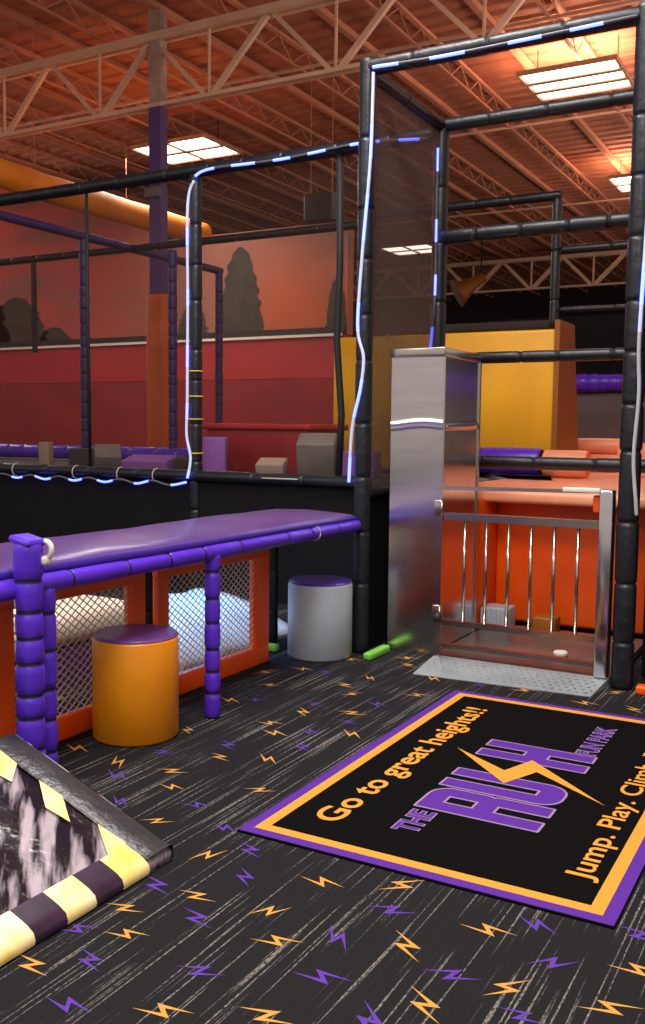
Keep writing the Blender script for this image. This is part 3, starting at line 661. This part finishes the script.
# ------------------------------------------------------------------ orange netted panels
def net_panel(y0, y1, label, sl=.115, sr=.12, bot=.115, top=.07, zt=.75):
    X0, X1 = -3.275, -3.22
    t = thing('netted_barrier', label, 'barrier', (X1, (y0+y1)/2, 0))
    b = MB(); b.rbox(X0, X1, y0, y1, 0.0, bot, .012); b.rbox(X0, X1, y0, y1, zt-top, zt, .012)
    b.rbox(X0, X1, y0, y0+sl, bot-.01, zt-top+.01, .012); b.rbox(X0, X1, y1-sr, y1, bot-.01, zt-top+.01, .012)
    b.build('padded_frame', 'orange_vinyl', t)
    b = MB(); a0, a1, z0, z1 = y0+sl-.005, y1-sr+.005, bot-.005, zt-top+.005; xm = -3.245
    dy, dz = .054, .040; r = dz/dy
    cN = int((a1-a0)/dy)+int((z1-z0)/dz)+2
    for i in range(-cN, cN):
        for sgn in (1, -1):
            # line z = z0 + sgn*r*(y-c)
            cc = a0+i*dy if sgn > 0 else a0+i*dy
            p = []
            for zz in (z0, z1):
                yy = cc+(zz-z0)/(sgn*r); p.append((yy, zz))
            (ya, za), (yb, zb) = p
            lo, hi = (p[0], p[1]) if ya < yb else (p[1], p[0])
            if hi[0] <= a0 or lo[0] >= a1: continue
            def at(yv): 
                q = (yv-lo[0])/(hi[0]-lo[0]); return lo[1]+(hi[1]-lo[1])*q
            s0 = max(lo[0], a0); s1 = min(hi[0], a1)
            if s1-s0 < .004: continue
            b.bar((xm+.003*sgn, s0, at(s0)), (xm+.003*sgn, s1, at(s1)), .0044, .004, up=V((1, 0, 0)))
    b.build('netting', 'net_white', t)
net_panel(2.86, 3.872, 'orange framed net panel nearest the camera, partly behind the yellow stool', sl=.115)
net_panel(3.985, 5.085, 'orange framed net panel farther back, behind the single purple leg', sl=.085, sr=.16)

# stools
def stool(c, r, h, m1, m2, label):
    t = thing('drum_stool', label, 'stool', (c[0], c[1], 0))
    b = MB(); b.cyl(c, r, 0, h-.015, bev=.012)
    b.build('drum', m1, t)
    b = MB(); b.cyl(c, r*.985, h-.02, h, bev=.01); b.build('padded_top', m2, t)
stool((-2.995, 3.52), .206, .505, 'amber_vinyl', 'stool_purple', 'amber drum stool with a plum top in front of the net panels')
stool((-3.03, 5.405), .212, .505, 'grey_vinyl', 'stool_violet', 'grey drum stool with a violet top at the far end of the counter')

# soft play under the counter
t = thing('play_mattress', 'cream padded mattress on a dark base behind the near orange net panel', 'mattress', (-4.4, 3.9, 0))
b = MB(); b.box(-5.2, -3.85, 2.5, 4.45, 0, .235); b.build('base', 'base_purple', t)
b = MB(); b.rbox(-5.2, -3.83, 2.5, 4.5, .235, .44, .08, seg=5); b.build('pad', 'cream', t)
t = thing('air_mattress', 'white sloping air mattress glowing blue behind the far orange net panel', 'mattress', (-4.5, 5.7, 0))
b = MB(); xs = [-3.50-.06*i for i in range(16)]; ysx = [4.55+.07*i for i in range(20)]
for x in xs:
    q = min(1, (-3.50-x)/.8); z = .03+.22*math.sin(q*PI/2)
    for yy in ysx: b.v.append(V((x, yy, z+.012*math.sin(yy*14))))
n1 = len(ysx)
for i in range(len(xs)-1):
    for j in range(n1-1): b.face((i*n1+j, i*n1+j+1, (i+1)*n1+j+1, (i+1)*n1+j), 0, True)
rim = [i*n1 for i in range(len(xs))]
base0 = len(b.v)
loop = [j for j in range(n1)]+[i*n1+n1-1 for i in range(1, len(xs))]+[(len(xs)-1)*n1+j for j in range(n1-2, -1, -1)]+[i*n1 for i in range(len(xs)-2, 0, -1)]
for q in loop: b.v.append(V((b.v[q].x, b.v[q].y, 0)))
for i in range(len(loop)): b.face((loop[i], loop[(i+1) % len(loop)], base0+(i+1) % len(loop), base0+i))
b.build('pad', 'pale_pad', t)
b = MB(); b.rbox(-2.72, -2.66, 5.42, 5.72, 0, .05, .015); one('foam_edging', b, 'green', 'short green edging strip at the foot of the tower side', 'edging', (-2.69, 5.57, 0))
b = MB(); b.rbox(-3.46, -3.31, 5.30, 5.36, 0, .05, .015); one('foam_edging', b, 'green', 'short green edging strip left of the grey stool', 'edging', (-3.38, 5.33, 0))

# ------------------------------------------------------------------ LED strips
def led(name_label, pts, r=.010, run=.16, gap=.16, kinds=(1, 0), step=.02, ties=None, unlit_below=None):
    pts = [V(p) for p in pts]
    # smooth resample
    dense = []
    for i in range(len(pts)-1):
        p0 = pts[max(i-1, 0)]; p1 = pts[i]; p2 = pts[i+1]; p3 = pts[min(i+2, len(pts)-1)]
        nn = max(2, int((p2-p1).length/step))
        for k in range(nn):
            u = k/nn
            dense.append(.5*((2*p1)+(p2-p0)*u+(2*p0-5*p1+4*p2-p3)*u*u+(3*p1-p0-3*p2+p3)*u**3))
    dense.append(pts[-1])
    mis = []; acc = 0; st = 0; lim = run
    for i in range(len(dense)-1):
        acc += (dense[i+1]-dense[i]).length
        mis.append(3 if unlit_below and dense[i].z < unlit_below else kinds[st])
        if acc > lim: acc = 0; st = 1-st; lim = (run if st == 0 else gap)*random.uniform(.7, 1.3)
    t = thing('led_strip', name_label, 'LED strip', pts[0])
    b = MB(); b.tube(dense, r, sides=8, mis=mis); b.build('light_tube', ['led_white', 'led_blue', 'led_off', 'led_pale'], t)
    for (c, ax, rr, m) in (ties or []):
        c = V(c); ring = []
        for i in range(17):
            a = i*PI/8
            ring.append(c+(V((rr*math.cos(a), rr*math.sin(a), 0)) if ax == 'Z' else V((0, rr*math.cos(a), rr*math.sin(a)))))
        b = MB(); b.tube(ring, .006, sides=6, caps=False); b.build('cable_tie', m, t)
    return t
o = .066
led('LED strip along the front top beam of the tower', [(TX0+.06, TY0-.055, TZ-.02), (-2.3, TY0-.055, TZ-.035), (-1.7, TY0-.055, TZ-.03), (TX1-.04, TY0-.055, TZ-.02)], .0105, .17, .2, (1, 2))
led('wavy white LED strip down the left front post of the tower', [(TX0+.06, TY0-.045, TZ-.05), (TX0+.055, TY0-.06, 3.2), (TX0+.01, TY0-.068, 2.6), (TX0-.015, TY0-.068, 2.15), (TX0+.03, TY0-.068, 1.95), (TX0+.01, TY0-.068, 1.75), (TX0-.055, TY0-.05, 1.5), (TX0-.085, TY0-.03, 1.14)], .0105, .3, .22, (0, 1))
led('LED strip down the back post of the tower, behind the side net', [(TX0+.0, TY1-.075, TZ-.2), (TX0+.0, TY1-.075, 3.0), (TX0, TY1-.075, 2.5), (TX0-.03, TY1-.075, 2.05)], .011, .16, .3, (1, 2))
led('LED strip along the top beam of the left net wall', [(-5.08, WY-.062, 3.64), (-4.9, WY-.064, 3.68), (-4.2, WY-.068, 3.67), (-3.5, WY-.068, 3.70), (-2.92, WY-.068, 3.66)], .0115, .2, .2, (1, 2))
led('white LED strip down the left net wall post with yellow ties', [(-5.09, WY-.066, 3.60), (-5.16, WY-.062, 3.4), (-5.16, WY-.064, 2.6), (-5.165, WY-.064, 2.1), (-5.17, WY-.062, 1.7), (-5.18, WY-.058, 1.42), (-5.13, WY-.068, 1.22), (-5.14, WY-.10, 1.04)], .012, .4, .15, (0, 1),
    ties=[((-5.12, WY, z), 'Z', .066, 'tie') for z in (1.98, 1.76, 1.56, 1.26)])
pts = []; x = -5.15
i = 0
while x > -7.9:
    pts.append((x, WY-.105, 1.005 if i % 2 == 0 else .972)); x -= .19; i += 1
led('scalloped LED strip hanging under the bottom beam of the left net wall', pts, .010, .17, .2, (1, 2),
    ties=[((xx, WY-.045, 1.05), 'X', .062, 'tie_pale') for xx in (-5.53, -5.95, -6.5, -7.3)])
led('white LED strip down the right tower post, unlit at its lower end', [(TX1+.045, TY0-.055, TZ-.03), (TX1+.06, TY0-.055, 3.2), (TX1+.05, TY0-.06, 2.6), (TX1+.035, TY0-.066, 2.0), (TX1+.045, TY0-.066, 1.7), (TX1+.03, TY0-.066, 1.35), (TX1+.05, TY0-.06, 1.1), (TX1+.055, TY0-.05, 1.02)], .011, .34, .18, (0, 1), unlit_below=2.05)
b = MB(); b.sleeve((-4.35, WY-.115, 1.07), (-4.0, WY-.115, 1.07), .006, .4)
one('cable_loop', b, ['tie_pale', 'tie_pale'], 'loop of pale cable strapped to the bottom beam of the left net wall', 'cable', (-4.2, WY-.115, 1.07))

# ------------------------------------------------------------------ printed mat
t = thing('printed_floor_mat', 'black floor mat with purple and yellow borders and printed lettering', 'floor mat', (-1.25, 3.94, 0))
b = MB(); b.rbox(-1.935, -.56, 2.835, 5.04, 0, .010, .004); b.build('mat_pile', 'black_mat', t)
def frame(x0, x1, y0, y1, a, z, nm, m):
    b = MB()
    b.box(x0, x1, y0, y0+a, z-.004, z); b.box(x0, x1, y1-a, y1, z-.004, z); b.box(x0, x0+a, y0+a, y1-a, z-.004, z); b.box(x1-a, x1, y0+a, y1-a, z-.004, z)
    b.build(nm, m, t)
frame(-1.932, -.563, 2.838, 5.037, .046, .0112, 'purple_border', 'mat_purple')
frame(-1.888, -.607, 2.882, 4.993, .046, .0116, 'yellow_border', 'mat_yellow')
ZT = .0112
def text(body, x_base, y0, length, cap, m, nm, z, bold=0.0):
    cu = bpy.data.curves.new('lettering', 'FONT'); cu.body = body; cu.size = 1; cu.offset = bold; cu.resolution_u = 4
    o = bpy.data.objects.new('tmp', cu); COL.objects.link(o)
    dg = bpy.context.evaluated_depsgraph_get(); dg.update()
    me = bpy.data.meshes.new_from_object(o.evaluated_get(dg))
    bpy.data.objects.remove(o); bpy.data.curves.remove(cu)
    xs = [v.co.x for v in me.vertices]; a, b_ = min(xs), max(xs); sx = length/(b_-a)
    cu2 = .73
    sp = sorted([(min(me.vertices[i].co.x for i in p.vertices), max(me.vertices[i].co.x for i in p.vertices), p.index) for p in me.polygons])
    words = [[]]; hi = sp[0][1]
    for (lo, h_, i) in sp:
        if lo-hi > .17: words.append([])
        words[-1].append(i); hi = max(hi, h_)
    for wd in words:
        mb = MB(); mp = {}
        for pi in wd:
            for vi in me.polygons[pi].vertices:
                if vi not in mp:
                    v = me.vertices[vi].co; mp[vi] = len(mb.v); mb.v.append(V((x_base-v.y*cap/cu2, y0+(v.x-a)*sx, z)))
            mb.face([mp[vi] for vi in me.polygons[pi].vertices])
        o2 = mb.build(nm, m, t)
        for p in o2.data.polygons:
            if p.normal.z < 0: p.flip()
    bpy.data.meshes.remove(me)
text('Go to great heights!!', -1.642, 3.073, 1.69, .118, 'mat_yellow', 'slogan_lettering', ZT, .019)
text('Jump. Play. Climb. B', -.70, 3.085, 1.45, .09, 'mat_yellow', 'slogan_lettering', ZT, .012)
text('THE', -1.350, 3.135, .215, .098, 'mat_lilac', 'lettering_outline', ZT, .05); text('THE', -1.352, 3.139, .207, .094, 'mat_purple', 'small_lettering', ZT+.0005, .02)
text('FUN PARK', -.975, 4.325, .46, .092, 'mat_lilac', 'lettering_outline', ZT, .045); text('FUN PARK', -.977, 4.329, .452, .088, 'mat_purple', 'small_lettering', ZT+.0005, .012)
XB, HH = -.965, .487
def rr(b, u0, v0, u1, v1, tl=0, tr=0, br=0, bl=0, g=0):
    u0 -= g; v0 -= g; u1 += g; v1 += g; pts = []
    def arc(cx, cy, r, a0):
        if r <= 0: pts.append((cx, cy)); return
        for i in range(7): a = a0+PI/2*i/6; pts.append((cx+r*math.cos(a), cy+r*math.sin(a)))
    add = lambda r: r+g if r > 0 else .006*(g > 0)
    r = add(bl); arc(u0+r, v0+r, r, PI); r = add(br); arc(u1-r, v0+r, r, -PI/2); r = add(tr); arc(u1-r, v1-r, r, 0); r = add(tl); arc(u0+r, v1-r, r, PI/2)
    b.poly([(XB-v, u, 0) for u, v in pts])
def logo(g, z, m, nm):
    b = MB(); w = .078
    u = 3.385   # R
    rr(b, u, 0, u+w, HH, 0, 0, 0, 0, g); rr(b, u+w*.5, HH-.08, u+.232, HH, 0, .085, 0, 0, g); rr(b, u+.154, .22, u+.232, HH-.06, 0, 0, .05, 0, g)
    rr(b, u+w*.5, .20, u+.2, .28, 0, 0, 0, 0, g); rr(b, u+.15, 0, u+.232, .245, 0, .03, 0, 0, g)
    u = 3.645   # U
    rr(b, u, .09, u+w, HH, 0, 0, 0, 0, g); rr(b, u+.14, .09, u+.14+w, HH, 0, 0, 0, 0, g); rr(b, u, 0, u+.218, .10, 0, 0, .085, .085, g)
    u = 4.085   # H
    rr(b, u, 0, u+w, HH, 0, 0, 0, 0, g); rr(b, u+.142, 0, u+.142+w, HH, 0, 0, 0, 0, g); rr(b, u+w*.5, .19, u+.18, .29, 0, 0, 0, 0, g)
    for q_, fc in enumerate(b.f):
        for vi in fc: b.v[vi].z = z+q_*.00005
    o2 = b.build(nm, m, t)
    for p in o2.data.polygons:
        if p.normal.z < 0: p.flip()
logo(.010, ZT, 'mat_lilac', 'logo_outline'); logo(0, ZT+.0006, 'mat_purple', 'logo_lettering')
P_ = [(-1.56, 4.11), ground(504.3, 773), ground(532.4, 762.9), (-.798, 3.757), ground(536.8, 774.9), ground(503.5, 785.9)]
b = MB(); q = [(x, yy, ZT+.0014) for x, yy in P_]
b.poly([q[0], q[1], q[5]]); b.poly([q[1], q[2], q[4], q[5]]); b.poly([q[2], q[3], q[4]])
o2 = b.build('logo_bolt', 'mat_yellow', t)

# ------------------------------------------------------------------ wedge
t = thing('foam_ramp', 'black vinyl foam ramp edged with yellow hazard tape at lower left', 'foam ramp', (-2.5, 2.0, 0))
WX = [-2.0, -1.992, -2.0, -2.02, -2.05, -2.10, -2.2, -2.35, -2.5, -2.65, -2.7, -2.75]
WZ = [0, .02, .038, .05, .062, .080, .117, .173, .228, .283, .300, .318]
Y0, Y1 = .95, 2.53
def surf(x):
    xs = WX[3:]; zs_ = WZ[3:]
    for i in range(len(xs)-1):
        if xs[i] >= x >= xs[i+1]:
            q = (xs[i]-x)/(xs[i]-xs[i+1]); return zs_[i]+(zs_[i+1]-zs_[i])*q
    return .05 if x > -2.02 else .318
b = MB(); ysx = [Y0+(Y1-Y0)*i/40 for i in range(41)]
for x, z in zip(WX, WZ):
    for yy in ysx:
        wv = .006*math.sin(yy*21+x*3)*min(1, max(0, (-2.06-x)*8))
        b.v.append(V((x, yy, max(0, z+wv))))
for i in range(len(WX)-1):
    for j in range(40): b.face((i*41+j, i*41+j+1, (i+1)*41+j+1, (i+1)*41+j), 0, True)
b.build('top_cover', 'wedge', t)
b = MB()
poly = [(x, z) for x, z in zip(WX, WZ)]+[(-2.75, 0)]
for yy in (Y0, Y1): b.poly([(x, yy, z) for x, z in poly])
b.poly([(-2.75, Y0, 0), (-2.75, Y1, 0), (-2.75, Y1, .318), (-2.75, Y0, .318)])
b.build('side_cover', 'wedge_side', t)
b = MB(); pl = []
nx = 30
for i in range(nx+1):
    x = -1.995-.755*i/nx; z = surf(x)
    pl.append([V((x, 2.40, z+.004)), V((x, 2.41, z+.010)), V((x, 2.52, z+.010)), V((x, 2.536, z-.002)), V((x, 2.536, max(.0, z-.045)))])
for i in range(nx+1): b.v += pl[i]
for i in range(nx):
    for j in range(4): b.face((i*5+j, i*5+j+1, (i+1)*5+j+1, (i+1)*5+j), 0, True)
b.build('edge_binding', 'wedge_edge', t)
def tape(xa, xb, ya, yb, mi, bb):
    m = 8; n0 = len(bb.v)
    for i in range(m+1):
        x = xa+(xb-xa)*i/m; z = surf(x)+.0075
        bb.v += [V((x, ya, z)), V((x, yb, z))]
    for i in range(m): bb.face((n0+2*i, n0+2*i+1, n0+2*i+3, n0+2*i+2), mi, True)
for (ya, yb, c_) in ((1.0, 1.16, 0), (1.16, 1.30, 1), (1.30, 1.45, 0), (1.45, 1.60, 1), (1.60, 1.72, 1), (1.72, 1.89, 0), (1.89, 2.02, 1), (2.02, 2.145, 0), (2.145, 2.27, 1), (2.27, 2.40, 0)):
    b = MB(); n0 = 0
    sec = [(-1.99, .006), (-1.986, .02), (-1.994, .042), (-2.02, .058), (-2.05, .070), (-2.09, .084)]
    for (x, z) in sec: b.v += [V((x, ya, z)), V((x, yb, z))]
    for i in range(len(sec)-1): b.face((n0+2*i, n0+2*i+1, n0+2*i+3, n0+2*i+2), 0, True)
    b.build('hazard_tape', 'tape_dark' if c_ else 'tape_yellow', t)
for pl in ([(-2.70, 2.405), (-2.60, 2.400), (-2.53, 2.31), (-2.62, 2.29)], [(-2.49, 2.398), (-2.385, 2.405), (-2.27, 2.325), (-2.37, 2.31)], [(-2.215, 2.398), (-2.10, 2.408), (-2.045, 2.36), (-2.075, 2.30)]):
    b = MB(); q0, q1, q2, q3 = [V((x, yy, 0)) for x, yy in pl]
    for i in range(7):
        u = i/6; a_ = q0.lerp(q3, u); c_ = q1.lerp(q2, u)
        for e_ in (a_, a_.lerp(c_, .5), c_): b.v.append(V((e_.x, e_.y, surf(e_.x)+.0085)))
    for i in range(6):
        for j in range(2): b.face((3*i+j, 3*i+j+1, 3*i+j+4, 3*i+j+3), 0, True)
    b.build('hazard_tape', 'tape_yellow', t)

# ------------------------------------------------------------------ lights
def area(name, loc, size, power, col=(1, .965, .93), rot=(0, 0, 0), sy=None):
    l = bpy.data.lights.new(name, 'AREA'); l.energy = power; l.size = size; l.color = col
    if sy: l.shape = 'RECTANGLE'; l.size_y = sy
    o = bpy.data.objects.new(name, l); COL.objects.link(o); o.location = loc; o.rotation_euler = rot; return o
area('ceiling_lamp', (-1.0, 1.6, 6.7), 1.6, 260)
area('ceiling_lamp', (-3.0, 4.4, 6.7), 1.6, 230)
area('ceiling_lamp', (-4.1, 15.4, 6.9), 1.4, 220)
area('ceiling_lamp', (-11.7, 15.3, 6.75), 1.2, 50)
area('ceiling_lamp', (-4.3, 22.1, 6.9), 1.4, 200)
area('ceiling_lamp', (-18.5, 12.5, 6.75), 1.4, 90)
area('ceiling_lamp', (1.5, -4, 6.7), 2.5, 320)
area('ceiling_lamp', (-7, -3, 6.7), 2.5, 260)
def point(name, loc, power, col, r=.06):
    l = bpy.data.lights.new(name, 'POINT'); l.energy = power; l.color = col; l.shadow_soft_size = r
    o = bpy.data.objects.new(name, l); COL.objects.link(o); o.location = loc
area('play_lamp', (-4.4, 3.6, .80), .5, 1.9, (1, .82, .62))
area('play_lamp', (-4.2, 5.5, .78), .4, 12, (.06, .40, 1))
area('play_lamp', (-3.6, 4.75, .78), .2, .28, (.95, .9, 1))
for (x, y_, pw) in ((3.0, 5, 260), (2.5, 13, 300), (1.0, 22, 320), (-24, 12, 300), (-22, 5, 200), (-3, -2.5, 220)):
    area('added_ceiling_fill', (x, y_, 3.2), 2.2, pw*1.15, (1, .78, .63), (PI, 0, 0))  # unseen warm fill added to brighten the roof deck
area('added_court_fill', (-11.2, 13.2, 5.85), 2, 210, (1, .9, .8)); area('added_court_fill', (-15.5, 10.2, 5.85), 2, 190, (1, .88, .78))  # fixtureless fills added to lift the court and the duct
w = bpy.data.worlds.new('world'); S.world = w; w.use_nodes = True
bg = w.node_tree.nodes['Background']; bg.inputs['Color'].default_value = (1, .86, .77, 1); bg.inputs['Strength'].default_value = .42

S.view_settings.view_transform = 'Standard'; S.view_settings.look = 'None'
S.view_settings.exposure = 0.4; S.view_settings.gamma = 1; S.view_settings.use_curve_mapping = False
